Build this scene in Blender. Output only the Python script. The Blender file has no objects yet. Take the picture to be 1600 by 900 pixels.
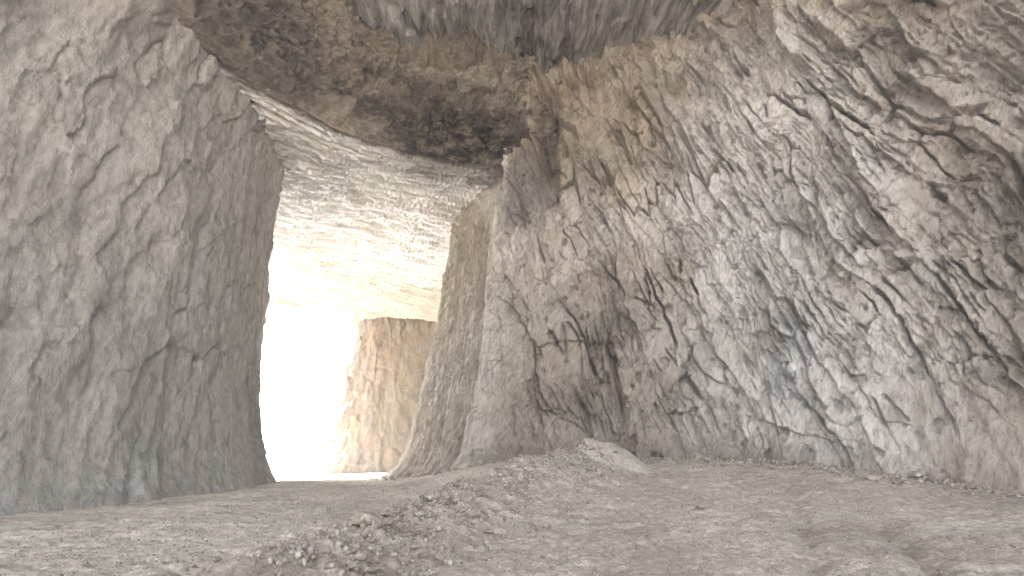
import bpy, math, random
import numpy as np
from mathutils import Vector

R = math.radians
sc = bpy.context.scene
# ------------------------------------------------------------------ camera
PITCH = R(19.86)
EYE = 1.6
cam = bpy.data.cameras.new('camera')
cam.sensor_width = 36.0
cam.lens = 36.0 * 706.0 / 1600.0
cam.clip_start = 0.1
cam.clip_end = 3000
camo = bpy.data.objects.new('camera', cam)
sc.collection.objects.link(camo)
camo.location = (0, 0, EYE)
camo.rotation_euler = (math.pi / 2 + PITCH, 0, 0)
sc.camera = camo
# ------------------------------------------------------------------ world, sun, exposure
SUN_EL = R(38)
SUN_DIR = Vector((-1.0, 0.58, 0)).normalized() * math.cos(SUN_EL) + Vector((0, 0, math.sin(SUN_EL)))
w = bpy.data.worlds.new('World')
sc.world = w
w.use_nodes = True
nt = w.node_tree
sky = nt.nodes.new('ShaderNodeTexSky')
sky.sky_type = 'NISHITA'
sky.sun_disc = False
sky.sun_elevation = SUN_EL
sky.sun_rotation = math.atan2(SUN_DIR.x, SUN_DIR.y)
sky.dust_density = 4.0
hs = nt.nodes.new('ShaderNodeHueSaturation')      # milky, dust-laden air: a paler sky
hs.inputs['Saturation'].default_value = 0.3
nt.links.new(sky.outputs[0], hs.inputs['Color'])
nt.links.new(hs.outputs[0], nt.nodes['Background'].inputs['Color'])
nt.nodes['Background'].inputs['Strength'].default_value = 0.15
sl = bpy.data.lights.new('sun', 'SUN')
sl.energy = 5.0
sl.angle = R(0.5)
sl.color = (1.0, 0.95, 0.86)
so = bpy.data.objects.new('sun', sl)
sc.collection.objects.link(so)
so.location = (-60, 60, 80)
so.rotation_euler = SUN_DIR.to_track_quat('Z', 'Y').to_euler()
sc.view_settings.view_transform = 'Standard'
sc.view_settings.look = 'None'
sc.view_settings.gamma = 1.0
sc.view_settings.exposure = 3.55
sc.cycles.diffuse_bounces = 6
sc.cycles.max_bounces = 8
sc.cycles.use_denoising = True

# ------------------------------------------------------------------ noise
M32 = np.uint32(0xffffffff)


def _hash(ix, iy, iz, seed):
    h = (ix.astype(np.int64) * 374761393 + iy.astype(np.int64) * 668265263 + iz.astype(np.int64) * 2147483647 + seed * 974634777) & 0xffffffff
    h = h.astype(np.uint32)
    h ^= h >> np.uint32(13)
    h = h * np.uint32(1274126177)
    h ^= h >> np.uint32(16)
    h = h * np.uint32(2246822519)
    h ^= h >> np.uint32(15)
    return h


_G = np.array([(1, 1, 0), (-1, 1, 0), (1, -1, 0), (-1, -1, 0), (1, 0, 1), (-1, 0, 1), (1, 0, -1), (-1, 0, -1),
               (0, 1, 1), (0, -1, 1), (0, 1, -1), (0, -1, -1), (1, 1, 0), (-1, 1, 0), (0, -1, 1), (0, -1, -1)], dtype=np.float32)


def noise(x, y, z=0.0, seed=0):
    x, y, z = np.broadcast_arrays(np.asarray(x, np.float32), np.asarray(y, np.float32), np.asarray(z, np.float32))
    xi, yi, zi = np.floor(x), np.floor(y), np.floor(z)
    fx, fy, fz = x - xi, y - yi, z - zi
    u, v, q = [t * t * t * (t * (t * 6 - 15) + 10) for t in (fx, fy, fz)]
    out = 0
    for a in (0, 1):
        for b in (0, 1):
            for c in (0, 1):
                g = _G[_hash(xi + a, yi + b, zi + c, seed) & np.uint32(15)]
                d = g[..., 0] * (fx - a) + g[..., 1] * (fy - b) + g[..., 2] * (fz - c)
                out = out + d * (u if a else 1 - u) * (v if b else 1 - v) * (q if c else 1 - q)
    return out


def fbm(x, y, z=0.0, seed=0, octs=4, gain=0.5):
    s, a = 0, 1.0
    for k in range(octs):
        s = s + a * noise(np.asarray(x) * 2 ** k, np.asarray(y) * 2 ** k, np.asarray(z) * 2 ** k, seed + k * 17)
        a *= gain
    return s


def ridged(x, y, z=0.0, seed=0, octs=4, gain=0.5):
    s, a = 0, 1.0
    for k in range(octs):
        n = 1 - np.abs(noise(np.asarray(x) * 2 ** k, np.asarray(y) * 2 ** k, np.asarray(z) * 2 ** k, seed + k * 31)) * 2
        s = s + a * n * n
        a *= gain
    return s


def cells(u, v, seed, t1=0.6, t2=0.6, mean=(0, 0)):
    """broken facets: every cell is a tilted plate at a depth of its own; returns height and F2-F1"""
    ui, vi = np.floor(u), np.floor(v)
    f1 = np.full(u.shape, 9.0, np.float32)
    f2 = f1.copy()
    h = np.zeros(u.shape, np.float32)
    for a in (-1, 0, 1):
        for b in (-1, 0, 1):
            hs = _hash(ui + a, vi + b, np.zeros_like(ui), seed)
            r1 = (hs & np.uint32(255)) / 255.0
            r2 = ((hs >> np.uint32(8)) & np.uint32(255)) / 255.0
            r3 = ((hs >> np.uint32(16)) & np.uint32(255)) / 255.0
            r4 = ((hs >> np.uint32(24)) & np.uint32(255)) / 255.0
            du = u - (ui + a + 0.15 + 0.7 * r1)
            dv = v - (vi + b + 0.15 + 0.7 * r2)
            d = du * du + dv * dv
            hh = (r3 - 0.5) + du * ((r4 - 0.5) * 2 * t1 + mean[0]) + dv * ((r1 + r3 - 1) * t2 * 1.4 + mean[1])
            m = d < f1
            f2 = np.where(m, f1, np.minimum(f2, d))
            f1 = np.where(m, d, f1)
            h = np.where(m, hh, h)
    return h, np.sqrt(f2) - np.sqrt(f1)


def sstep(a, b, x):
    t = np.clip((x - a) / (b - a), 0, 1)
    return t * t * (3 - 2 * t)


# ------------------------------------------------------------------ helpers
def grid_mesh(name, P, mat, keep=None, closed=False, flip=False, origin=None, smooth=True):
    """P: (n, m, 3) grid of points -> one mesh object"""
    n, m, _ = P.shape
    P = P.reshape(-1, 3).astype(np.float32)
    if origin is None:
        origin = (0, 0, 0)
    P = P - np.array(origin, np.float32)
    I = np.arange(n * m).reshape(n, m)
    if closed:
        A, B = I, np.roll(I, -1, 0)
        q = np.stack([A[:, :-1], B[:, :-1], B[:, 1:], A[:, 1:]], -1)
    else:
        q = np.stack([I[:-1, :-1], I[1:, :-1], I[1:, 1:], I[:-1, 1:]], -1)
    if keep is not None:
        q = q[keep[:q.shape[0], :q.shape[1]]]
    q = q.reshape(-1, 4)
    if flip:
        q = q[:, ::-1]
    used = np.unique(q)
    if len(used) < len(P):
        mp = np.zeros(len(P), np.int64)
        mp[used] = np.arange(len(used))
        P = P[used]
        q = mp[q]
    me = bpy.data.meshes.new(name)
    me.vertices.add(len(P))
    me.vertices.foreach_set('co', P.ravel())
    me.loops.add(q.size)
    me.loops.foreach_set('vertex_index', q.astype(np.int32).ravel())
    me.polygons.add(len(q))
    me.polygons.foreach_set('loop_start', np.arange(0, q.size, 4, dtype=np.int32))
    me.polygons.foreach_set('loop_total', np.full(len(q), 4, np.int32))
    me.update(calc_edges=True)
    me.polygons.foreach_set('use_smooth', np.full(len(q), smooth))
    me.materials.append(mat)
    o = bpy.data.objects.new(name, me)
    o.location = origin
    sc.collection.objects.link(o)
    return o


def spline(pts, ds, closed=False):
    """dense, evenly spaced Catmull-Rom path through plan points -> xy, tangent, arc length"""
    p = np.array(pts, float)
    out = []
    n = len(p)
    rng = range(n) if closed else range(n - 1)
    for i in rng:
        if closed:
            a, b, c, d = p[(i - 1) % n], p[i], p[(i + 1) % n], p[(i + 2) % n]
        else:
            a, b, c, d = p[max(i - 1, 0)], p[i], p[i + 1], p[min(i + 2, n - 1)]
        t = np.linspace(0, 1, 60, endpoint=False)[:, None]
        out.append(0.5 * ((2 * b) + (-a + c) * t + (2 * a - 5 * b + 4 * c - d) * t ** 2 + (-a + 3 * b - 3 * c + d) * t ** 3))
    out = np.concatenate(out + [p[:1] if closed else p[-1:]])
    L = np.concatenate([[0], np.cumsum(np.hypot(*np.diff(out, axis=0).T))])
    k = int(L[-1] / ds) if np.isscalar(ds) else None
    S = np.linspace(0, L[-1], k, endpoint=not closed)
    xy = np.stack([np.interp(S, L, out[:, 0]), np.interp(S, L, out[:, 1])], -1)
    T = np.gradient(xy, axis=0)
    if closed:
        T = np.roll(xy, -1, 0) - np.roll(xy, 1, 0)
    T /= np.linalg.norm(T, axis=1)[:, None]
    return xy, T, S


def tag(o, label=None, cat=None, group=None, kind=None):
    if label:
        o['label'] = label
    if cat:
        o['category'] = cat
    if group:
        o['group'] = group
    if kind:
        o['kind'] = kind
    return o


# ------------------------------------------------------------------ materials
class NB:
    def __init__(s, name):
        s.m = bpy.data.materials.new(name)
        s.m.use_nodes = True
        s.t = s.m.node_tree
        s.b = s.t.nodes['Principled BSDF']
        s.b.inputs['Roughness'].default_value = 0.93
        s.b.inputs['Specular IOR Level'].default_value = 0.15
        g = s.t.nodes.new('ShaderNodeNewGeometry')
        s.pos = g.outputs['Position']
        s.nor = g.outputs['Normal']

    def n(s, typ, **kw):
        x = s.t.nodes.new(typ)
        for k, v in kw.items():
            setattr(x, k, v)
        return x

    def mapping(s, rot=(0, 0, 0), scale=(1, 1, 1), loc=(0, 0, 0)):
        # rotate first, then scale
        a = s.n('ShaderNodeMapping')
        a.inputs['Rotation'].default_value = rot
        s.t.links.new(s.pos, a.inputs['Vector'])
        b = s.n('ShaderNodeMapping')
        b.inputs['Scale'].default_value = scale
        b.inputs['Location'].default_value = loc
        s.t.links.new(a.outputs[0], b.inputs['Vector'])
        return b.outputs[0]

    def noise(s, vec, scale, detail=5, rough=0.6, dist=0.0):
        x = s.n('ShaderNodeTexNoise')
        x.inputs['Scale'].default_value = scale
        x.inputs['Detail'].default_value = detail
        x.inputs['Roughness'].default_value = rough
        x.inputs['Distortion'].default_value = dist
        s.t.links.new(vec, x.inputs['Vector'])
        return x.outputs['Fac']

    def ramp(s, fac, stops, ease='LINEAR'):
        x = s.n('ShaderNodeValToRGB')
        e = x.color_ramp.elements
        x.color_ramp.interpolation = ease
        while len(e) < len(stops):
            e.new(0.5)
        for el, (p, c) in zip(e, stops):
            el.position = p
            el.color = (c, c, c, 1) if np.isscalar(c) else (*c, 1)
        s.t.links.new(fac, x.inputs[0])
        return x.outputs[0]

    def mix(s, fac, a, b, mode='MIX'):
        x = s.n('ShaderNodeMix', data_type='RGBA', blend_type=mode)
        for sock, v in ((x.inputs[0], fac), (x.inputs[6], a), (x.inputs[7], b)):
            if isinstance(v, (float, int)):
                sock.default_value = v
            elif isinstance(v, tuple):
                sock.default_value = (*v, 1)
            else:
                s.t.links.new(v, sock)
        return x.outputs[2]

    def math(s, op, a, b=None):
        x = s.n('ShaderNodeMath', operation=op)
        for sock, v in zip(x.inputs, (a, b)):
            if v is None:
                continue
            if isinstance(v, (float, int)):
                sock.default_value = v
            else:
                s.t.links.new(v, sock)
        return x.outputs[0]

    def blob(s, c, rad, soft=0.5, wob=0.5, wscale=0.35):
        """0..1 mask of a patch of its own shape round a place in the cave"""
        a = s.n('ShaderNodeVectorMath', operation='SUBTRACT')
        s.t.links.new(s.pos, a.inputs[0])
        a.inputs[1].default_value = c
        d = s.n('ShaderNodeVectorMath', operation='DIVIDE')
        s.t.links.new(a.outputs[0], d.inputs[0])
        d.inputs[1].default_value = rad
        l = s.n('ShaderNodeVectorMath', operation='LENGTH')
        s.t.links.new(d.outputs[0], l.inputs[0])
        nz = s.noise(s.pos, wscale, 6, 0.7)
        v = s.math('ADD', l.outputs['Value'], s.math('MULTIPLY', s.math('SUBTRACT', nz, 0.5), wob * 4))
        mr = s.n('ShaderNodeMapRange', interpolation_type='SMOOTHSTEP')
        s.t.links.new(v, mr.inputs['Value'])
        mr.inputs['From Min'].default_value = 1.0 - soft
        mr.inputs['From Max'].default_value = 1.0 + soft
        mr.inputs['To Min'].default_value = 1.0
        mr.inputs['To Max'].default_value = 0.0
        return mr.outputs[0]

    def finish(s, col, hts):
        s.t.links.new(col, s.b.inputs['Base Color'])
        prev = None
        for h, dist, st in hts:
            b = s.n('ShaderNodeBump')
            b.inputs['Strength'].default_value = st
            b.inputs['Distance'].default_value = dist
            s.t.links.new(h, b.inputs['Height'])
            if prev is not None:
                s.t.links.new(prev, b.inputs['Normal'])
            prev = b.outputs[0]
        if prev is not None:
            s.t.links.new(prev, s.b.inputs['Normal'])
        return s.m


# colours (linear albedo)
PALE = (0.56, 0.515, 0.465)
MID = (0.37, 0.305, 0.24)
BROWN = (0.20, 0.157, 0.12)
GREY = (0.31, 0.295, 0.28)
DARK = (0.085, 0.07, 0.06)


def wall_material():
    s = NB('weathered_limestone_wall')
    diag = s.mapping(rot=(0, R(-28), 0), scale=(1.0, 1.0, 0.28))
    big = s.noise(s.pos, 0.16, 4, 0.55)
    col = s.mix(s.ramp(big, [(0.36, 0.0), (0.64, 1.0)]), MID, PALE)
    n1 = s.noise(diag, 0.9, 7, 0.68, 0.6)
    col = s.mix(s.ramp(n1, [(0.30, 0.75), (0.50, 0.0)]), col, BROWN)
    n2 = s.noise(diag, 2.3, 6, 0.7, 0.4)
    col = s.mix(s.ramp(n2, [(0.54, 0.0), (0.74, 0.6)]), col, (0.62, 0.585, 0.545))
    n3 = s.noise(s.pos, 0.5, 5, 0.6)
    col = s.mix(s.ramp(n3, [(0.54, 0.0), (0.70, 0.5)]), col, GREY)
    # brown clay band high up by the roof, a paler patch to the right
    col = s.mix(s.math('MULTIPLY', s.blob((3, 25, 24), (9, 7, 5.5), 0.6, 0.5), 0.55), col, (0.30, 0.235, 0.17))
    col = s.mix(s.math('MULTIPLY', s.blob((12.8, 20.5, 14), (3.8, 6, 11), 0.6, 0.5), 0.7), col, (0.68, 0.655, 0.635))
    col = s.mix(s.math('MULTIPLY', s.blob((21, 9, 10), (5, 9, 30), 0.6, 0.4), 0.6), col, (0.27, 0.24, 0.215))
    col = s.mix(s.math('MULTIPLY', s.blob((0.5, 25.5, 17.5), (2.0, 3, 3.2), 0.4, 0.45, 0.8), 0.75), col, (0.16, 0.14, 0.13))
    col = s.mix(s.math('MULTIPLY', s.blob((2.6, 25, 21.5), (0.8, 3, 4.0), 0.5, 0.5, 0.8), 0.8), col, (0.11, 0.085, 0.065))  # shade of the upright recess, painted dark into the rock colour
    col = s.mix(s.math('MULTIPLY', s.blob((2.0, 23, 5), (6.5, 5, 7.5), 0.6, 0.5), 0.6), col, (0.26, 0.215, 0.17))
    col = s.mix(s.math('MULTIPLY', s.blob((-5.2, 32, 9), (4.2, 7, 14), 0.4, 0.4), 0.6), col, (0.29, 0.25, 0.195))
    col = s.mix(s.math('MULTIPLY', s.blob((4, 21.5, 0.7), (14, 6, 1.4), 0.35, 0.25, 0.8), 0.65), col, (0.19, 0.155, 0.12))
    # olive patch on the flank
    col = s.mix(s.math('MULTIPLY', s.blob((-3.6, 32, 15), (3.0, 4, 6.0), 0.5, 0.5), 0.55), col, (0.29, 0.24, 0.155))
    ver = s.mapping(scale=(1.5, 1.5, 0.16))
    at = s.n('ShaderNodeAttribute', attribute_name='edge')
    ek = s.math('MULTIPLY', at.outputs['Fac'], s.ramp(s.noise(ver, 1.1, 6, 0.7), [(0.40, 0.0), (0.58, 0.65)]))
    col = s.mix(ek, col, (0.62, 0.57, 0.50))
    # dark specks for contrast
    n4 = s.noise(diag, 3.4, 8, 0.75, 1.0)
    col = s.mix(s.ramp(n4, [(0.27, 0.9), (0.40, 0.0)]), col, (0.11, 0.088, 0.072))
    # thin pale mineral runs down the flank
    v = s.n('ShaderNodeTexNoise')
    v.inputs['Scale'].default_value = 0.8
    v.inputs['Detail'].default_value = 4
    v.inputs['Distortion'].default_value = 1.2
    s.t.links.new(ver, v.inputs['Vector'])
    line = s.math('ABSOLUTE', s.math('SUBTRACT', v.outputs['Fac'], 0.5))
    lm = s.ramp(line, [(0.0, 1.0), (0.03, 0.0)])
    lm2 = s.math('MULTIPLY', lm, s.blob((-4.8, 31, 9), (6.0, 9, 14), 0.5, 0.4))
    col = s.mix(s.math('MULTIPLY', lm2, 0.7), col, (0.62, 0.57, 0.49))
    n5 = s.ramp(s.noise(diag, 5.5, 7, 0.78, 0.3), [(0.32, 0.5), (0.5, 1.0), (0.68, 1.3)])
    col = s.mix(1.0, col, n5, 'MULTIPLY')
    fine = s.noise(diag, 5.0, 8, 0.75)
    grit = s.noise(s.pos, 14, 6, 0.7)
    return s.finish(col, [(fine, 0.4, 0.9), (grit, 0.08, 0.8)])


def plain_rock(name, a, b, c, bump=0.2, stretch=(1, 1, 0.35), sc1=0.5, stains=(), light=(0.62, 0.58, 0.53)):
    s = NB(name)
    mp = s.mapping(scale=stretch)
    col = s.mix(s.ramp(s.noise(s.pos, 0.2, 4), [(0.36, 0.0), (0.64, 1.0)]), a, b)
    col = s.mix(s.ramp(s.noise(mp, sc1, 7, 0.68, 0.6), [(0.30, 0.8), (0.5, 0.0)]), col, c)
    col = s.mix(s.ramp(s.noise(mp, sc1 * 2.6, 6, 0.7, 0.4), [(0.53, 0.0), (0.74, 0.6)]), col, light)
    for cc, rad, colr, k, wob, ws in stains:
        brk = s.ramp(s.noise(mp, 1.6, 8, 0.75, 0.6), [(0.36, 0.15), (0.56, 1.0)])
        col = s.mix(s.math('MULTIPLY', s.math('MULTIPLY', s.blob(cc, rad, 0.5, wob, ws), k), brk), col, colr)
    col = s.mix(1.0, col, s.ramp(s.noise(mp, 4.5, 7, 0.78, 0.4), [(0.30, 0.5), (0.5, 1.0), (0.7, 1.35)]), 'MULTIPLY')
    return s.finish(col, [(s.noise(mp, 5, 8, 0.75), bump, 0.7), (s.noise(s.pos, 14, 5, 0.7), 0.05, 0.5)])


def roof_material():
    s = NB('streaked_pale_ceiling')
    st = s.mapping(rot=(0, 0, R(-29)), scale=(0.16, 1.0, 1.0))
    col = s.mix(s.ramp(s.noise(s.pos, 0.10, 3), [(0.38, 0.0), (0.62, 1.0)]), (0.84, 0.83, 0.81), (0.81, 0.785, 0.745))
    n1 = s.noise(st, 1.6, 7, 0.72, 0.8)
    col = s.mix(s.ramp(n1, [(0.33, 0.8), (0.45, 0.0)]), col, (0.56, 0.50, 0.45))
    n2 = s.noise(st, 4.0, 6, 0.72, 0.8)
    col = s.mix(s.ramp(n2, [(0.34, 0.8), (0.42, 0.0)]), col, (0.30, 0.26, 0.23))
    col = s.mix(s.math('MULTIPLY', s.blob((-24, 42, 20), (8, 9, 3), 0.6, 0.5, 0.12), 0.4), col, (0.62, 0.47, 0.36))
    col = s.mix(s.math('MULTIPLY', s.blob((-22, 58, 20), (22, 13, 3), 0.6, 0.3, 0.12), 0.85), col, (0.44, 0.385, 0.30))  # tan zone, darkened further to hold back the burnt-out light near the opening
    col = s.mix(s.math('MULTIPLY', s.blob((-30, 57, 20), (1.6, 2.0, 3), 0.5, 0.5, 0.5), 0.8), col, (0.24, 0.2, 0.13))
    # brown sooty margin where the roof steps up
    sp = s.n('ShaderNodeSeparateXYZ')
    s.t.links.new(s.pos, sp.inputs[0])
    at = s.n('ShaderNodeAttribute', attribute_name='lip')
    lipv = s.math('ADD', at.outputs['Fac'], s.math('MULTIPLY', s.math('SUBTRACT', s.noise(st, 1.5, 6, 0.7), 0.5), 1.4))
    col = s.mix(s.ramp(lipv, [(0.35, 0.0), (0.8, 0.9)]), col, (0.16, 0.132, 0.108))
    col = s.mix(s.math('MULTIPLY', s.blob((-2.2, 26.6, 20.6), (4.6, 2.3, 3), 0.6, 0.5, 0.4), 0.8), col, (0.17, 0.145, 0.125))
    return s.finish(col, [(s.noise(st, 6, 8, 0.75, 0.5), 0.35, 0.7), (s.noise(s.pos, 12, 5, 0.7), 0.05, 0.5)])


def soil_material():
    s = NB('dusty_quarry_soil')
    st = s.mapping(rot=(0, 0, R(-6)), scale=(0.22, 1.0, 1.0))
    # greyer and greener on the left, warmer on the right
    sep = s.n('ShaderNodeSeparateXYZ')
    s.t.links.new(s.pos, sep.inputs[0])
    side = s.ramp(s.math('ADD', s.math('MULTIPLY', s.math('ADD', sep.outputs[0], s.math('MULTIPLY', sep.outputs[1], -0.32)), 0.12), 1.1), [(0.25, 0.0), (0.75, 1.0)])
    col = s.mix(side, (0.56, 0.495, 0.41), (0.47, 0.405, 0.335))
    col = s.mix(s.ramp(s.noise(s.pos, 0.35, 5), [(0.38, 0.5), (0.6, 0.0)]), col, (0.23, 0.195, 0.16))
    col = s.mix(s.math('MULTIPLY', s.blob((3.75, 19.2, 1.3), (1.9, 1.9, 1.4), 0.3, 0.2, 0.8), 0.85), col, (0.52, 0.47, 0.41))
    col = s.mix(s.ramp(s.noise(st, 1.3, 7, 0.7, 0.5), [(0.5, 0.0), (0.7, 0.75)]), col, (0.52, 0.475, 0.42))
    col = s.mix(s.ramp(s.noise(st, 2.6, 7, 0.7, 0.5), [(0.30, 0.7), (0.44, 0.0)]), col, (0.25, 0.205, 0.165))
    at = s.n('ShaderNodeAttribute', attribute_name='bank')
    bk = at.outputs['Fac']
    dug = s.mix(s.ramp(s.noise(s.pos, 1.5, 7, 0.7, 0.4), [(0.36, 0.0), (0.6, 1.0)]), (0.30, 0.25, 0.195), (0.50, 0.435, 0.36))
    dug = s.mix(s.ramp(s.noise(s.pos, 4.5, 5, 0.65), [(0.34, 0.9), (0.42, 0.0)]), dug, (0.10, 0.08, 0.063))
    col = s.mix(s.math('MULTIPLY', bk, 0.85), col, dug)
    col = s.mix(s.math('MULTIPLY', s.blob((1.2, 15.6, 1.2), (2.0, 1.8, 1.0), 0.4, 0.4, 1.2), 0.5), col, (0.46, 0.41, 0.35))
    col = s.mix(s.math('MULTIPLY', s.blob((3.4, 18.3, 1.3), (1.9, 1.7, 1.4), 0.25, 0.2, 0.8), 0.8), col, (0.46, 0.41, 0.35))
    col = s.mix(s.ramp(s.noise(s.pos, 9, 4, 0.6), [(0.28, 0.85), (0.35, 0.0)]), col, (0.12, 0.095, 0.075))
    col = s.mix(1.0, col, s.ramp(s.noise(s.pos, 6, 8, 0.78), [(0.32, 0.65), (0.5, 1.0), (0.68, 1.3)]), 'MULTIPLY')  # random mottling in the colour makes up for flat light on the floor
    col = s.mix(1.0, col, s.ramp(s.noise(s.pos, 22, 6, 0.8), [(0.34, 0.7), (0.5, 1.0), (0.66, 1.25)]), 'MULTIPLY')
    # pale ground of the sunlit yard, whitened to bounce light onto the roof
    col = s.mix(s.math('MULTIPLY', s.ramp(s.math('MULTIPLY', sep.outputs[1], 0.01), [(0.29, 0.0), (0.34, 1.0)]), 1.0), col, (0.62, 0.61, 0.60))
    return s.finish(col, [(s.noise(st, 3, 6, 0.7), 0.15, 0.6), (s.noise(s.pos, 6, 9, 0.75), 0.16, 0.9), (s.noise(s.pos, 25, 5, 0.75), 0.05, 0.9)])


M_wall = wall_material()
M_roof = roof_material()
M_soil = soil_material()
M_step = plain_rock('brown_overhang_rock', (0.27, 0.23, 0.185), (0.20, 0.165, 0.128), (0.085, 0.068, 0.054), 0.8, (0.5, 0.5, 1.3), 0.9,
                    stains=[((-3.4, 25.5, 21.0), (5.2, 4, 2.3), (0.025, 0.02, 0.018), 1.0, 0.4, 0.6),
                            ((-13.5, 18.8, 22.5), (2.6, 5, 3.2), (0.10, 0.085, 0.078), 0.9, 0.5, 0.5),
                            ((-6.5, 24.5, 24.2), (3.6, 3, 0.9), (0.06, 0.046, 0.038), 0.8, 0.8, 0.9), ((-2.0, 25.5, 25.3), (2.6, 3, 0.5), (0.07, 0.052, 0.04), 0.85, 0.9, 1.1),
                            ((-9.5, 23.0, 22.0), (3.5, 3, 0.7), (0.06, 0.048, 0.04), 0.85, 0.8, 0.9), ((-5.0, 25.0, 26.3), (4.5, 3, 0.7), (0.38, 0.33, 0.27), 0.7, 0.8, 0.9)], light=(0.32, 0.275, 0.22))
M_upper = plain_rock('grey_upper_roof', (0.28, 0.272, 0.265), (0.34, 0.325, 0.31), (0.14, 0.13, 0.122), 0.3, (1.0, 0.22, 1), 1.2,
                     stains=[((2.0, 22.5, 28.8), (2.2, 5, 4), (0.10, 0.09, 0.09), 0.85, 0.5, 0.6)], light=(0.46, 0.445, 0.43))
M_far = plain_rock('sandy_far_pillar', (0.21, 0.18, 0.15), (0.26, 0.20, 0.14), (0.175, 0.15, 0.128), 0.4, (1, 1, 0.3), 0.35, light=(0.27, 0.235, 0.20))
M_side = plain_rock('smooth_side_pillar', (0.26, 0.235, 0.205), (0.29, 0.262, 0.232), (0.20, 0.178, 0.155), 0.3, (1, 1, 0.4), 0.45, light=(0.36, 0.33, 0.295))
M_stone = plain_rock('loose_stone', (0.17, 0.14, 0.112), (0.22, 0.185, 0.15), (0.10, 0.08, 0.065), 0.05, (1, 1, 1), 2.0)
M_stone2 = plain_rock('pale_stone', (0.26, 0.225, 0.19), (0.23, 0.20, 0.17), (0.17, 0.145, 0.12), 0.05, (1, 1, 1), 2.0)

# ------------------------------------------------------------------ ground
CREST = np.array([(-3.6, 1.0), (-3.0, 4.0), (-2.75, 6.0), (-2.6, 7.6), (-2.3, 10.2), (-1.5, 11.9), (-0.2, 14.4), (1.25, 16.0), (2.6, 17.8)])


def seg_dist(x, y, P):
    """distance to a polyline, signed side, parameter along it"""
    best = np.full(np.shape(x), 1e9)
    side = np.zeros(np.shape(x))
    par = np.zeros(np.shape(x))
    L = 0.0
    for (ax, ay), (bx, by) in zip(P[:-1], P[1:]):
        dx, dy = bx - ax, by - ay
        l = math.hypot(dx, dy)
        t = np.clip(((x - ax) * dx + (y - ay) * dy) / l ** 2, 0, 1)
        ex, ey = x - ax - t * dx, y - ay - t * dy
        d = np.hypot(ex, ey)
        m = d < best
        best = np.where(m, d, best)
        side = np.where(m, np.sign(dx * ey - dy * ex), side)
        par = np.where(m, L + t * l, par)
        L += l
    return best, side, par


def ground_z(x, y, detail=True, parts=False):
    x = np.asarray(x, float)
    y = np.asarray(y, float)
    z = sstep(8, 25, y) * (1.25 + 0.35 * sstep(5, 13, x)) * sstep(-7.5, 2.0, x)
    z = z + 0.25 * fbm(x * 0.08, y * 0.08, 0, 5, 3) * sstep(4, 14, np.hypot(x, y))
    # brow on the left and the lower yard beyond
    yb = 29.5 + (x + 14) * 0.55
    z = z - 0.9 * sstep(0, 5, y - yb) * sstep(-1, -5, x) + 0.10 * np.exp(-((y - yb + 0.6) / 1.0) ** 2) * sstep(-1, -5, x)
    # berm
    d, side, par = seg_dist(x, y, CREST)
    d = d + 0.25 * fbm(x * 0.9, y * 0.9, 0, 9, 3)
    left = side > 0
    wdt = np.where(left, 0.6, 1.7)
    hgt = 0.66 + 0.16 * sstep(7, 13, par) + 0.24 * noise(par * 0.5, 0.3, 0, 3)
    berm = hgt * np.where(left, np.clip(1 - np.abs(d) / wdt, 0, 1) ** 0.8, np.exp(-(np.clip(d, 0, 9) / wdt) ** 1.5))
    berm = np.clip(berm - 0.04, 0, None)
    # heap
    hx, hy = 3.45, 18.6
    rr = np.hypot((x - hx) / 1.75, (y - hy) / 1.5) + 0.12 * fbm(x * 0.9, y * 0.9, 0, 41, 3)
    heap = 0.95 * np.clip(1.02 - rr, 0, 1) ** 0.85 * (1 - 0.25 * np.exp(-(rr / 0.3) ** 2))
    rr2 = np.hypot((x - 1.7) / 1.2, (y - 17.0) / 1.1)
    berm = berm + np.clip(0.28 * np.exp(-rr2 ** 2) - 0.03, 0, None)
    z = z + berm + heap
    # toe of fallen soil at the foot of the wall
    if detail:
        near = np.exp(-np.abs(d) / 2.2)
        rough = 0.25 + 0.75 * np.clip(near + np.exp(-rr), 0, 1)
        z = z + 0.05 * fbm(x * 1.3, y * 1.3, 0, 11, 5, 0.55)
        # wheel streaks running across
        st = fbm(x * 0.35 + 0.3 * y, y * 2.2 - x * 0.5, 0, 15, 4, 0.55)
        z = z + 0.055 * st * (1 - near * 0.7)
        # clods
        c, e = cells(x * 2.6 + 0.4 * fbm(x * 3, y * 3, 0, 6, 2), y * 2.6, 23, 0.3, 0.3)
        z = z + 0.2 * rough * np.clip(c - 0.18, 0, 1) * sstep(0.02, 0.25, e)
        c, e = cells(x * 6 + 0.4 * fbm(x * 6, y * 6, 0, 7, 2), y * 6, 29, 0.3, 0.3)
        z = z + 0.12 * rough * np.clip(c - 0.12, 0, 1) * sstep(0.02, 0.3, e)
        z = z - 0.10 * rough * sstep(0.12, 0.5, fbm(x * 2.2, y * 2.2, 0, 61, 3))
        z = z + 0.045 * fbm(x * 7, y * 7, 0, 19, 3, 0.6) * rough
        # ruts on the right
        u = (x - 5.2) + (y - 9) * -0.55
        z = z - 0.16 * (np.exp(-((u) / 0.28) ** 2) + np.exp(-((u - 1.7) / 0.28) ** 2)) * sstep(18, 12, y) * (0.7 + 0.6 * noise(x * 1.2, y * 1.2, 0, 77))
    if parts:
        return z, berm, heap
    return z


def nonuni(segs):
    out = []
    for a, b, d0, d1 in segs:
        v, t = a, []
        while v < b:
            t.append(v)
            v += d0 + (d1 - d0) * (v - a) / (b - a)
        out += t
    out.append(segs[-1][1])
    return np.array(out)


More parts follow.
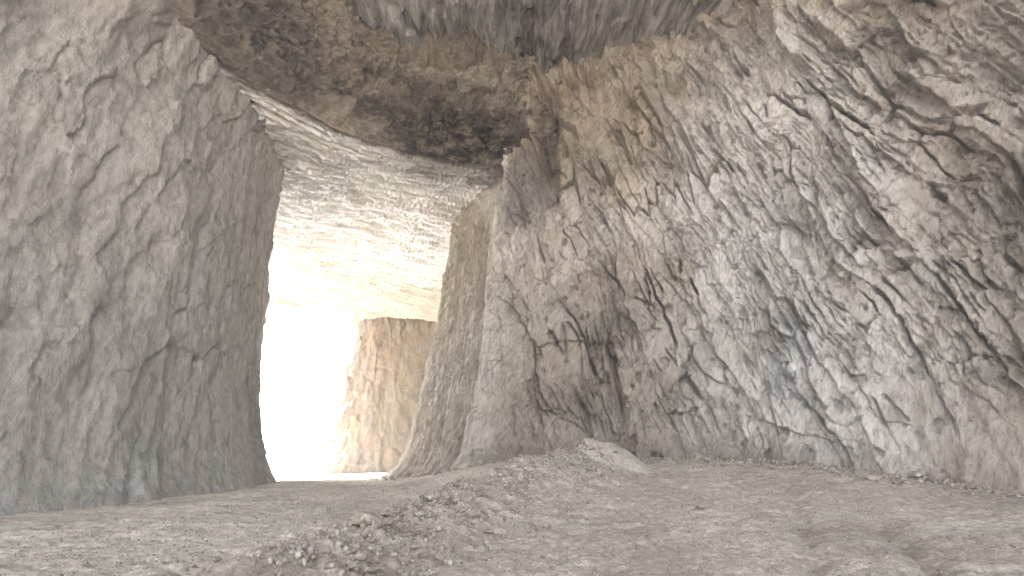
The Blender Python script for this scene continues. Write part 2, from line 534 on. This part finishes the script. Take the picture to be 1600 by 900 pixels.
gx = nonuni([(-1500, -100, 200, 60), (-100, -24, 5, 1.0), (-24, -11, 0.2, 0.06), (-11, 14, 0.036, 0.036), (14, 26, 0.06, 0.3), (26, 100, 1, 6), (100, 1500, 60, 200)])
gy = nonuni([(-1500, -100, 200, 60), (-100, 0, 6, 1.0), (0, 6, 0.5, 0.1), (6, 12, 0.028, 0.045), (12, 24, 0.045, 0.08), (24, 40, 0.08, 0.3), (40, 110, 0.5, 4), (110, 2200, 20, 200)])
X, Y = np.meshgrid(gx, gy, indexing='ij')
Z, ZB, ZH = ground_z(X, Y, parts=True)
Z = Z * (1 - sstep(90, 200, np.hypot(X, Y)))
inview = (Y > -3)


def mark_bank(o, ox=0.0, oy=0.0):
    co = np.empty(len(o.data.vertices) * 3, np.float32)
    o.data.vertices.foreach_get('co', co)
    co = co.reshape(-1, 3)
    x_, y_ = co[:, 0] + ox, co[:, 1] + oy
    d_, s_, p_ = seg_dist(x_, y_, CREST)
    d_ = d_ + 0.35 * fbm(x_ * 1.1, y_ * 1.1, 0, 9, 3)
    v = np.where(s_ > 0, 1 - sstep(0.25, 0.6, d_), 1 - sstep(0.9, 2.6, d_))
    at = o.data.attributes.new('bank', 'FLOAT', 'POINT')
    at.data.foreach_set('value', v.astype(np.float32))


piled = ZB + ZH
g = grid_mesh('ground', np.stack([X, Y, np.where(piled > 0, Z - piled - 0.03, Z)], -1), M_soil)
tag(g, kind='structure')
mark_bank(g)


def quad(m, f):
    return f.reduce([m[:-1, :-1], m[1:, :-1], m[1:, 1:], m[:-1, 1:]])


anyp = quad(piled > 0, np.logical_or)
hp = quad(ZH > ZB, np.logical_and)
o = grid_mesh('soil_bank', np.stack([X, Y, Z], -1), M_soil, keep=anyp & ~hp, origin=(-1.0, 11.0, 0.2))
mark_bank(o, -1.0, 11.0)
tag(o, 'long low crumbly bank of dug soil running across the cave floor', 'soil bank')
o = grid_mesh('soil_heap', np.stack([X, Y, Z], -1), M_soil, keep=anyp & hp, origin=(3.45, 18.6, 0.6))
mark_bank(o, 3.45, 18.6)
tag(o, 'pale rounded heap of loose soil at the end of the bank near the wall', 'soil heap')


def gz(x, y):
    return float(ground_z(np.array([x]), np.array([y]))[0])


# ------------------------------------------------------------------ main rock wall
WALL = [(9, 52), (2, 46), (-3.2, 39), (-4.7, 34.6), (-4.0, 32.4), (-2.5, 30.2), (-0.75, 27.9), (-0.1, 27.0), (1.0, 26.4), (2.9, 25.8), (6.5, 25.0), (12.3, 21.6), (16.2, 17.4),
        (19.5, 12.0), (22.0, 6.5)]


def wall_obj():
    xy, T, S = spline(WALL, 0.055)
    N = np.stack([T[:, 1], -T[:, 0]], -1)          # outward: towards the open floor
    # path runs away -> left flank -> right; outward is to the right of travel reversed
    if N[np.argmin(np.abs(xy[:, 0] - 6.5) + np.abs(xy[:, 1] - 25.0)), 1] > 0:
        N = -N
    # smooth normals so the corners do not fold
    k = np.ones(23) / 23
    N = np.stack([np.convolve(np.pad(N[:, i], 11, mode='edge'), k, 'valid') for i in (0, 1)], -1)
    N /= np.linalg.norm(N, axis=1)[:, None]
    h = np.concatenate([np.arange(-0.6, 30.2, 0.06)])
    s_, h_ = np.meshgrid(S, h, indexing='ij')
    px = xy[:, 0][:, None]
    # where along: 0 on the flank .. 1 on the broad face
    face = sstep(-1.5, 3.0, px * 1.0 - (xy[:, 1][:, None] - 27) * 0.35) * np.ones_like(h_)
    base = np.maximum(h_, 0)
    off = 2.6 * (1 - np.clip(base / 20, 0, 1)) + 1.1 * np.exp(-base / 1.3)
    off = off - 0.6 * sstep(19, 30, h_)
    # forward lean on the upper right
    off = off + 1.2 * sstep(14, 30, h_) * sstep(10, 18, px)
    # broad undulation
    D = (0.75 * face + 0.22) * fbm(s_ * 0.11, h_ * 0.08, 0, 101, 3)
    D = D + face * 0.55 * fbm(s_ * 0.33 + 0.06 * h_, h_ * 0.05, 0, 111, 3)
    up = sstep(14, 19, h_)
    D = D - 1.0 * np.exp(-((px - 2.7 - 0.25 * noise(h_ * 0.5, 0.0, 0, 3)) / 0.45) ** 2) * up + 1.5 * np.exp(-((px - 1.2) / 0.8) ** 2) * sstep(12, 21, h_)
    sc_ = S[np.argmin(np.hypot(xy[:, 0] + 0.1, xy[:, 1] - 27.0))]
    ew = s_ - sc_ + 0.5 * noise(h_ * 0.13, 0.2, 0, 71) + 0.12 * noise(h_ * 0.7, 0.2, 0, 72)
    D = D + 0.55 * np.exp(-(ew / 0.42) ** 2) - 0.5 * np.exp(-((ew + 1.5) / 0.8) ** 2) - 0.3 * np.exp(-((ew - 1.5) / 0.8) ** 2)
    # alcove ribs near the top of the face (vertical flutes)
    fl = sstep(17, 22, h_) * sstep(-1, 3, px)
    D = D + 0.85 * fl * fbm(s_ * 0.62, h_ * 0.13, 0, 120, 3)
    # direction of the breakage: down to the right
    wx = 0.45 * fbm(s_ * 0.30, h_ * 0.16, 0, 131, 2) + 0.08 * fbm(s_ * 1.5, h_ * 1.2, 0, 135, 3)
    wy = 0.6 * fbm(s_ * 0.35, h_ * 0.3, 0, 151, 2) + 0.15 * fbm(s_ * 1.5, h_ * 1.2, 0, 155, 3)
    an = R(17) + 0 * s_
    c, s = np.cos(an), np.sin(an)
    a = (s_ * c + h_ * s) + wx        # across the slabs
    b = (-s_ * s + h_ * c) + wy       # along them
    amp = face * (0.55 + 0.6 * sstep(5, 14, px)) + 0.25
    low = sstep(0.3, 4, h_)
    breakup = 0.10 + 1.0 * sstep(-0.12, 0.3, fbm(s_ * 0.22, h_ * 0.12, 0, 161, 3))
    rg = 0.15 + 1.1 * sstep(-0.3, 0.25, fbm(s_ * 0.3 + 0.1 * h_, h_ * 0.2, 0, 166, 3))     # smoother faces between rough ones
    f0, e0 = cells(s_ * 0.20 + 0.3 * wx + 0.04 * h_, h_ * 0.10, 205, 1.0, 0.8, (-0.3, 0.0))
    f1, e1 = cells(a * 0.50, b * 0.13, 202, 0.7, 0.4, (-1.1, 0.0))
    f2, e2 = cells(a * 1.3 + 0.3 * wx, b * 0.34, 211, 0.9, 0.5, (-1.1, -0.1))
    f3, e3 = cells(a * 2.9, b * 0.9, 221, 0.9, 0.6, (-0.9, -0.1))
    f4, e4 = cells(a * 5.6, b * 2.2, 225, 0.9, 0.6, (-0.7, -0.1))
    D = D + low * (0.3 + 0.7 * face) * 0.42 * f0
    D = D + low * amp * (0.30 * f1 * (0.3 + 0.7 * breakup) + 0.36 * f2 * breakup * (0.35 + 0.65 * sstep(1, 9, h_)) + 0.17 * f3 * (0.3 + 0.8 * breakup) * rg + 0.10 * f4 * rg)
    # open cracks along some slab edges
    gate = sstep(0.12, 0.35, fbm(s_ * 0.3, h_ * 0.25, 0, 171, 2))
    D = D - amp * 0.95 * gate * (1 - sstep(0.0, 0.07, e1)) * sstep(1, 7, h_)
    gate2 = sstep(0.12, 0.35, fbm(s_ * 0.4, h_ * 0.35, 0, 181, 2))
    D = D - amp * 0.6 * gate2 * (1 - sstep(0.0, 0.10, e2)) * sstep(1, 9, h_)
    # pits
    D = D - (0.1 + 0.2 * face) * sstep(0.32, 0.6, fbm(s_ * 1.4, h_ * 1.1, 0, 185, 3))
    # medium and fine roughness, drawn out along the slabs
    D = D + (0.07 + 0.17 * face) * rg * (ridged(a * 0.9, b * 0.16, 0, 191, 5, 0.6) - 1.0) * low
    D = D + 0.07 * fbm(a * 2.2, b * 1.2, 0, 196, 4, 0.6)
    # flank: upright erosion runnels
    flk = (1 - face)
    D = D + flk * 0.20 * fbm(s_ * 1.1, h_ * 0.16, 0, 231, 4, 0.55)
    D = D + flk * 0.10 * ridged(s_ * 1.4 + 0.3 * wx, h_ * 0.22, 0, 236, 3)
    # crumbly toe
    ft, et = cells(s_ * 1.7 + wx, h_ * 2.0, 245, 0.6, 0.6)
    D = D + np.exp(-base / 0.8) * 0.35 * np.clip(ft, 0, 1)
    toe = np.exp(-base / 1.0)
    D = D + toe * 0.28 * fbm(s_ * 1.5, h_ * 1.6, 0, 241, 4, 0.6)
    off = off + D
    P = np.empty(h_.shape + (3,))
    P[..., 0] = xy[:, 0][:, None] + N[:, 0][:, None] * off
    P[..., 1] = xy[:, 1][:, None] + N[:, 1][:, None] * off
    P[..., 2] = h_ + 0.35 * fbm(s_ * 0.6, h_ * 0.6, 0, 251, 3) * sstep(0, 3, h_)
    o = grid_mesh('rock_wall', P, M_wall, origin=(4, 26, 0.8), flip=False)
    at = o.data.attributes.new('edge', 'FLOAT', 'POINT')
    at.data.foreach_set('value', (np.exp(-(ew / 0.38) ** 2)).astype(np.float32).ravel())
    j = int(1.4 / 0.06)
    i = np.arange(0, len(S), 4)
    global FOOT
    FOOT = [(P[k, j, 0], P[k, j, 1], N[k, 0], N[k, 1]) for k in i if P[k, j, 1] < 37 and P[k, j, 1] > 10]
    return tag(o, 'huge rugged pale limestone wall with diagonal cracks rising from the cave floor to the roof', 'rock wall')


wall_obj()

# ------------------------------------------------------------------ step in the roof
STEP = [(-30, -12), (-24.5, -1), (-19.0, 8.0), (-15.4, 15.0), (-12.6, 19.6), (-8.4, 23.6), (-3.5, 25.3), (-0.3, 25.9), (1.5, 27.0), (3.0, 28.5)]


def step_obj():
    xy, T, S = spline(STEP, 0.06)
    N = np.stack([T[:, 1], -T[:, 0]], -1)           # towards the camera side
    h = np.arange(20.3, 30.2, 0.06)
    s_, h_ = np.meshgrid(S, h, indexing='ij')
    off = -1.0 * np.exp(-(h_ - 20.3) / 0.6) + 0.1 + 0.5 * np.exp(-((h_ - 23.5) / 2.2) ** 2)
    off = off + 1.6 * sstep(26.5, 30, h_)
    D = 0.5 * fbm(s_ * 0.15, h_ * 0.3, 0, 301, 3)
    wx = 0.5 * fbm(s_ * 0.4, h_ * 0.6, 0, 305, 4)
    f1, e1 = cells(s_ * 0.35 + wx, h_ * 0.9 + wx, 311, 0.5, 0.6, (0, 0.6))
    f2, e2 = cells(s_ * 0.9 + wx, h_ * 2.0 + wx, 321, 0.5, 0.6, (0, 0.5))
    k = 0.35 + 0.65 * sstep(-11, -5, xy[:, 0][:, None])
    f3, e3 = cells(s_ * 2.2 + wx, h_ * 4.2 + wx, 325, 0.6, 0.6, (0, 0.5))
    D = D + k * (1.0 * f1 + 0.8 * f2 + 0.34 * f3) - k * 0.5 * (1 - sstep(0, 0.09, e1)) - k * 0.35 * (1 - sstep(0, 0.09, e2)) * sstep(0, 0.3, fbm(s_ * 0.5, h_ * 0.7, 0, 361, 2))
    D = D + 0.35 * (ridged(s_ * 0.5, h_ * 1.5, 0, 365, 4, 0.6) - 1) + 0.12 * fbm(s_ * 2.0, h_ * 3.0, 0, 331, 4, 0.6)
    low = np.exp(-(h_ - 20.3) / 2.0) * 0.6
    D = D + low * 0.35 * fbm(s_ * 1.2, h_ * 1.6, 0, 341, 4, 0.6)
    off = off + D * sstep(20.3, 21.6, h_)
    P = np.empty(h_.shape + (3,))
    P[..., 0] = xy[:, 0][:, None] + N[:, 0][:, None] * off
    P[..., 1] = xy[:, 1][:, None] + N[:, 1][:, None] * off
    P[..., 2] = h_ + 0.25 * fbm(s_ * 0.8, h_, 0, 351, 4, 0.6) * (1 - sstep(20.3, 22, h_))
    o = grid_mesh('rock_overhang', P, M_step, origin=(-5, 25, 20))
    return tag(o, 'brown curved rock step in the cave roof with a sooty black lower edge', 'rock overhang')


step_obj()

# ------------------------------------------------------------------ low ceiling beyond the step
ROOF_Y1 = 70.0


def low_roof():
    xs = nonuni([(-42, -36, 0.3, 0.3), (-36, 3, 0.09, 0.09), (3, 40, 0.3, 2)])
    ys = nonuni([(-3, 14, 1.0, 0.15), (14, 45, 0.08, 0.11), (45, 75, 0.11, 0.2)])
    X, Y = np.meshgrid(xs, ys, indexing='ij')
    poly = np.array(STEP + [(12, 29), (40, 34)], float)
    poly = np.concatenate([spline(STEP, 1.6)[0], poly[len(STEP):]])
    d, side, par = seg_dist(X, Y, poly)
    sd = np.where(side > 0, d, -d)                 # positive beyond the step
    Z = 20.0 + 1.5 * np.exp(-np.clip(sd, 0, 99) / 0.8)
    Z = Z + 0.8 * fbm(X * 0.06, Y * 0.06, 0, 401, 3) * sstep(0, 8, sd)
    # streaks follow the line of the step near it, then swing across
    wob = 1.2 * fbm(X * 0.10, Y * 0.10, 0, 405, 3)
    k = np.exp(-np.clip(sd, 0, 99) / 9)
    v = (Y - 0.55 * X) * 0.9 * (1 - k) + sd * 1.1 * k + wob
    u = X + 0.5 * Y
    # overlapping shallow scales left by the digger
    sc1, e1 = cells(u * 0.22 + 0.3 * wob, v * 0.85, 411, 0.5, 0.6, (0.0, 0.9))
    sc2, e2 = cells(u * 0.5 + 0.3 * wob, v * 2.0, 421, 0.5, 0.6, (0.1, 0.9))
    Z = Z + 0.15 * sc1 + 0.19 * sc2 + 0.16 * fbm(u * 0.3, v * 1.5, 0, 431, 4, 0.6) + 0.05 * fbm(u * 1.0, v * 4, 0, 436, 3, 0.6) + 0.10 * cells(u * 1.1 + 0.3 * wob, v * 4.0, 426, 0.5, 0.6, (0.1, 0.9))[0]
    edge = 69 + 1.2 * fbm(X * 0.25, 0 * X, 0, 441, 4) - 0.0 * X
    keep = (sd > 0.75) & (Y < edge) & (X > -36.5 + 1.5 * fbm(Y * 0.2, 0 * Y, 0, 443, 3))
    o = grid_mesh('ceiling', np.stack([X, Y, Z], -1), M_roof, keep=keep, flip=True)
    tag(o, kind='structure')
    co = np.empty(len(o.data.vertices) * 3, np.float32)
    o.data.vertices.foreach_get('co', co)
    co = co.reshape(-1, 3)
    d2 = seg_dist(co[:, 0], co[:, 1], poly)[0]
    at = o.data.attributes.new('lip', 'FLOAT', 'POINT')
    at.data.foreach_set('value', (1 - sstep(0.7, 2.0, d2)).astype(np.float32))
    # the broken end of the roof slab seen edge on, and its top (rock above)
    xs2 = np.linspace(-40, 40, 500)
    hs = np.arange(20.3, 34, 0.25)
    A, H = np.meshgrid(xs2, hs, indexing='ij')
    Yb = 68.6 + 1.2 * fbm(A * 0.25, 0 * A, 0, 441, 4) + 0.6 * fbm(A * 0.3, H * 0.3, 0, 447, 3)
    o = grid_mesh('cliff', np.stack([A, Yb, H], -1), M_far)
    tag(o, kind='structure')


low_roof()


def upper_roof():
    xs = nonuni([(-37, -16, 1.0, 0.2), (-16, 16, 0.075, 0.075), (16, 34, 0.15, 1)])
    ys = nonuni([(-9, 15, 1.0, 0.15), (15, 29, 0.07, 0.07)])
    X, Y = np.meshgrid(xs, ys, indexing='ij')
    d, side, par = seg_dist(X, Y, np.array(STEP + [(12, 29), (40, 34)], float))
    sd = np.where(side > 0, d, -d)
    Z = 28.7 + 0.7 * fbm(X * 0.08, Y * 0.08, 0, 501, 3)
    w = 0.5 * fbm(X * 0.3, Y * 0.2, 0, 505, 3)
    sc1, e1 = cells(X * 0.6 + w, Y * 0.2 + w, 511, 0.8, 0.5)
    sc2, e2 = cells(X * 1.4 + w, Y * 0.45 + w, 521, 0.8, 0.5)
    Z = Z + 0.45 * sc1 + 0.28 * sc2 + 0.35 * fbm(X * 1.1, Y * 0.22, 0, 531, 4, 0.55)
    o = grid_mesh('ceiling', np.stack([X, Y, Z], -1), M_upper, keep=sd < 1.5, flip=True)
    tag(o, kind='structure')


upper_roof()

# top of the rock mass: keeps the sky off the roof sheets
def overburden():
    xs = np.linspace(-38, 42, 60)
    ys = np.linspace(-9.5, 70, 60)
    X, Y = np.meshgrid(xs, ys, indexing='ij')
    Z = 34 + 1.5 * fbm(X * 0.05, Y * 0.05, 0, 601, 3)
    o = grid_mesh('hill', np.stack([X, Y, Z], -1), M_far)
    tag(o, kind='structure')


overburden()


# ------------------------------------------------------------------ pillars
def pillar(name, path, mat, top, flare, amp, seed, label, ds=0.15, org=(0, 0, 0), z0=-1.4, turn=1):
    xy, T, S = spline(path, ds, closed=True)
    N = np.stack([T[:, 1], -T[:, 0]], -1) * turn
    h = np.arange(z0, top, ds)
    s_, h_ = np.meshgrid(S, h, indexing='ij')
    a3 = xy[:, 0][:, None] + 0 * h_
    b3 = xy[:, 1][:, None] + 0 * h_
    base = np.maximum(h_, 0)
    off = flare * (1 - np.clip(base / 20, 0, 1)) + 0.9 * np.exp(-base / 1.2) + 0.4 * sstep(17.5, 20.5, h_)
    off = off + amp * (0.9 * fbm(a3 * 0.12, b3 * 0.12, h_ * 0.08, seed, 3) + 0.5 * fbm(a3 * 0.5, b3 * 0.5, h_ * 0.13, seed + 5, 4)
                       + 0.2 * fbm(a3 * 1.4, b3 * 1.4, h_ * 0.7, seed + 9, 4, 0.6))
    pw = 0.4 * fbm(s_ * 0.5, h_ * 0.3, 0, seed + 20, 3)
    f1, e1 = cells(s_ * 0.55 + pw + 0.1 * h_, h_ * 0.16, seed + 21, 0.9, 0.6)
    f2, e2 = cells(s_ * 1.5 + pw + 0.3 * h_, h_ * 0.5, seed + 22, 0.9, 0.6)
    off = off + amp * (0.4 * f1 + 0.25 * f2) - amp * 0.35 * (1 - sstep(0, 0.08, e1)) * sstep(0.05, 0.3, fbm(s_ * 0.3, h_ * 0.2, 0, seed + 23, 2))
    P = np.empty(h_.shape + (3,))
    P[..., 0] = a3 + N[:, 0][:, None] * off
    P[..., 1] = b3 + N[:, 1][:, None] * off
    P[..., 2] = h_
    o = grid_mesh(name, P, mat, closed=True, origin=org)
    return tag(o, label, 'rock pillar')


pillar('rock_pillar', [(-21.4, 65), (-14, 64), (-10.5, 67), (-12, 74), (-21, 75), (-23.6, 70)], M_far, 22, 4.0, 0.6, 700,
       'distant sandy rock pillar standing in haze beside the bright opening, behind the rugged wall', org=(-17, 69, 0))
pillar('rock_pillar', [(-19.5, 30.0), (-16.2, 26.0), (-15.2, 19.5), (-16.8, 13), (-20, 9.5), (-28, 11), (-30, 20), (-27, 29)], M_side, 31, 2.3, 0.5, 750,
       'broad smooth grey beige rock pillar closing the left side of the cave', ds=0.07, org=(-23, 20, 0), z0=-0.9, turn=-1)

# ------------------------------------------------------------------ loose stones
def stone_mesh(seed, name):
    rnd = np.random.RandomState(seed)
    import bmesh
    bm = bmesh.new()
    bmesh.ops.create_icosphere(bm, subdivisions=4, radius=1.0)
    co = np.array([v.co[:] for v in bm.verts])
    # chop with planes for facets
    for _ in range(9):
        nrm = rnd.normal(size=3)
        nrm /= np.linalg.norm(nrm)
        dd = rnd.uniform(0.55, 0.85)
        t = co @ nrm - dd
        co = co - np.outer(np.clip(t, 0, None), nrm) * 0.92
    co += 0.05 * np.stack([fbm(co[:, 0] * 2, co[:, 1] * 2, co[:, 2] * 2, seed + i * 7, 3) for i in range(3)], -1)
    co *= np.array([1.0, rnd.uniform(0.7, 0.95), rnd.uniform(0.5, 0.75)])
    for v, c in zip(bm.verts, co):
        v.co = c
    me = bpy.data.meshes.new(name)
    bm.to_mesh(me)
    bm.free()
    return me


dark_me = [stone_mesh(10 + i, 'stone') for i in range(6)]
pale_me = [m.copy() for m in dark_me]
for m in dark_me:
    m.materials.append(M_stone)
for m in pale_me:
    m.materials.append(M_stone2)
rnd = random.Random(4)


def stone(x, y, size, label, group=None, pale=False, sink=0.25, name='stone', squash=1.0):
    size *= 1.4
    me = rnd.choice(pale_me if pale else dark_me)
    o = bpy.data.objects.new(name, me)
    sc.collection.objects.link(o)
    o.scale = (size, size * rnd.uniform(0.75, 1.1), size * rnd.uniform(0.7, 1.0) * squash)
    o.rotation_euler = (rnd.uniform(-0.4, 0.4), rnd.uniform(-0.4, 0.4), rnd.uniform(0, 6.28))
    o.location = (x, y, gz(x, y) + size * sink)
    tag(o, label, 'stone', group)
    return o


# the stones one can tell apart
stone(-2.42, 7.85, 0.15, 'dark clod leaning against the upright block on the low end of the soil bank', name='stone')
stone(-2.25, 7.75, 0.19, 'upright dusty block on the crest of the soil bank, largest at its low end', name='stone')
stone(-2.75, 10.4, 0.24, 'long dark stone lying low along the crest of the soil bank', squash=0.5)
stone(-1.75, 10.9, 0.16, 'brown clod standing on the crest in the middle of the soil bank')
stone(0.75, 7.75, 0.085, 'small pale stone alone on the bare floor below the bank', pale=True)
stone(-1.15, 6.9, 0.11, 'dark brown clod near the camera at the foot of the soil bank')
stone(2.35, 22.2, 0.30, 'pale flat boulder at the foot of the rugged wall, behind the soil bank', pale=True, squash=0.6)
stone(4.6, 12.2, 0.0001 + 0.10, 'small stone on the smooth track to the right of the heap')
stone(7.9, 20.8, 0.22, 'lone stone on the floor between the heap and the right part of the wall')

for k in range(120):       # along and below the bank
    t = rnd.random()
    i = 2 + t * 5.6
    j = int(i)
    f = i - j
    cx = CREST[j][0] * (1 - f) + CREST[min(j + 1, 8)][0] * f
    cy = CREST[j][1] * (1 - f) + CREST[min(j + 1, 8)][1] * f
    dx = abs(rnd.gauss(0, 1.2)) - 0.2
    stone(cx + dx * 0.9, cy - dx * 0.5, rnd.uniform(0.025, 0.07) * (1 + 0.04 * cy), 'one of the many small dark stones scattered over the soil bank',
          'small stones on the soil bank')
for k in range(20):       # on the heap
    a, r = rnd.uniform(0, 6.28), rnd.uniform(0.1, 1.4)
    stone(3.45 + math.cos(a) * r * 1.15, 18.6 + math.sin(a) * r, rnd.uniform(0.04, 0.085), 'one of the small brown stones stuck in the pale soil heap', 'small stones on the soil heap')
for k in range(90):       # foot of the wall
    fx, fy, nx, ny = rnd.choice(FOOT)
    e = abs(rnd.gauss(0, 0.7)) - 0.05
    stone(fx + nx * e, fy + ny * e, rnd.uniform(0.05, 0.13) * (2.2 if rnd.random() < 0.15 else 1), 'one of the broken stones fallen along the foot of the rugged wall',
          'fallen stones at the wall foot', pale=rnd.random() < 0.4)
for k in range(75):
    x, y = rnd.uniform(-6, 9), rnd.uniform(7, 18)
    stone(x, y, rnd.uniform(0.02, 0.05), 'one of the pebble sized stones lying on the open cave floor', 'tiny stones on the open floor', pale=rnd.random() < 0.4)

# ------------------------------------------------------------------ grit: crumbs of rock nobody could count
def grit():
    rs = np.random.RandomState(8)
    t = (1 + 5 ** 0.5) / 2
    V = np.array([(-1, t, 0), (1, t, 0), (-1, -t, 0), (1, -t, 0), (0, -1, t), (0, 1, t), (0, -1, -t), (0, 1, -t), (t, 0, -1), (t, 0, 1), (-t, 0, -1), (-t, 0, 1)]) / 1.9
    F = np.array([(0, 11, 5), (0, 5, 1), (0, 1, 7), (0, 7, 10), (0, 10, 11), (1, 5, 9), (5, 11, 4), (11, 10, 2), (10, 7, 6), (7, 1, 8), (3, 9, 4), (3, 4, 2), (3, 2, 6), (3, 6, 8), (3, 8, 9),
                  (4, 9, 5), (2, 4, 11), (6, 2, 10), (8, 6, 7), (9, 8, 1)])
    X, Y, S = [], [], []
    n = 9000                                         # open floor
    X.append(rs.uniform(-9, 10, n)); Y.append(6.5 + 13 * rs.uniform(0, 1, n) ** 1.3); S.append(0.008 + 0.02 * rs.uniform(0, 1, n) ** 3)
    n = 6500                                         # bank
    q = 1.6 + 6.4 * rs.uniform(0, 1, n) ** 0.75
    i = q.astype(int).clip(0, 7)
    c = CREST[i] * (1 - (q - i))[:, None] + CREST[i + 1] * (q - i)[:, None]
    e = np.abs(rs.normal(0, 1.0, n)) - 0.25
    X.append(c[:, 0] + e * 0.9); Y.append(c[:, 1] - e * 0.45); S.append(0.012 + 0.04 * rs.uniform(0, 1, n) ** 3)
    n = 5000                                         # foot of the wall
    f = np.array(FOOT)[rs.randint(0, len(FOOT), n)]
    e = np.abs(rs.normal(0, 0.8, n)) - 0.2
    X.append(f[:, 0] + f[:, 2] * e); Y.append(f[:, 1] + f[:, 3] * e); S.append(0.02 + 0.07 * rs.uniform(0, 1, n) ** 2.5)
    X, Y, S = np.concatenate(X), np.concatenate(Y), np.concatenate(S)
    Z = ground_z(X, Y) + S * 0.3
    n = len(X)
    P = V[None] * rs.uniform(0.65, 1.35, (n, 12, 1)) * S[:, None, None] * rs.uniform(0.6, 1.2, (n, 1, 3))
    a = rs.uniform(0, 6.28, n)
    ca, sa = np.cos(a)[:, None], np.sin(a)[:, None]
    P = np.stack([P[..., 0] * ca - P[..., 1] * sa + X[:, None], P[..., 0] * sa + P[..., 1] * ca + Y[:, None], P[..., 2] + Z[:, None]], -1)
    me = bpy.data.meshes.new('gravel')
    me.vertices.add(n * 12)
    me.vertices.foreach_set('co', P.astype(np.float32).ravel())
    FF = (F[None] + (np.arange(n) * 12)[:, None, None]).reshape(-1)
    me.loops.add(len(FF))
    me.loops.foreach_set('vertex_index', FF.astype(np.int32))
    me.polygons.add(len(FF) // 3)
    me.polygons.foreach_set('loop_start', np.arange(0, len(FF), 3, dtype=np.int32))
    me.polygons.foreach_set('loop_total', np.full(len(FF) // 3, 3, np.int32))
    me.update(calc_edges=True)
    me.materials.append(M_stone2)
    me.materials.append(M_stone)
    mi = np.repeat((rs.uniform(0, 1, n) < 0.45).astype(np.int32), 20)
    me.polygons.foreach_set('material_index', mi)
    o = bpy.data.objects.new('gravel', me)
    sc.collection.objects.link(o)
    tag(o, 'fine rock crumbs strewn over the cave floor', 'gravel', kind='stuff')


grit()

# ------------------------------------------------------------------ dusty air
def haze():
    import bmesh
    bm = bmesh.new()
    bmesh.ops.create_cube(bm, size=1.0)
    me = bpy.data.meshes.new('haze')
    bm.to_mesh(me)
    bm.free()
    o = bpy.data.objects.new('haze', me)
    o.scale = (3400, 4100, 42)
    o.location = (0, 400, 17)
    sc.collection.objects.link(o)
    m = bpy.data.materials.new('haze')
    m.use_nodes = True
    t = m.node_tree
    t.nodes.remove(t.nodes['Principled BSDF'])
    v = t.nodes.new('ShaderNodeVolumePrincipled')
    v.inputs['Density'].default_value = 0.0019
    v.inputs['Color'].default_value = (0.95, 0.96, 1.0, 1)
    t.links.new(v.outputs[0], t.nodes['Material Output'].inputs['Volume'])
    me.materials.append(m)
    tag(o, 'thin pale dust haze hanging in the cave air', 'haze', kind='stuff')


haze()
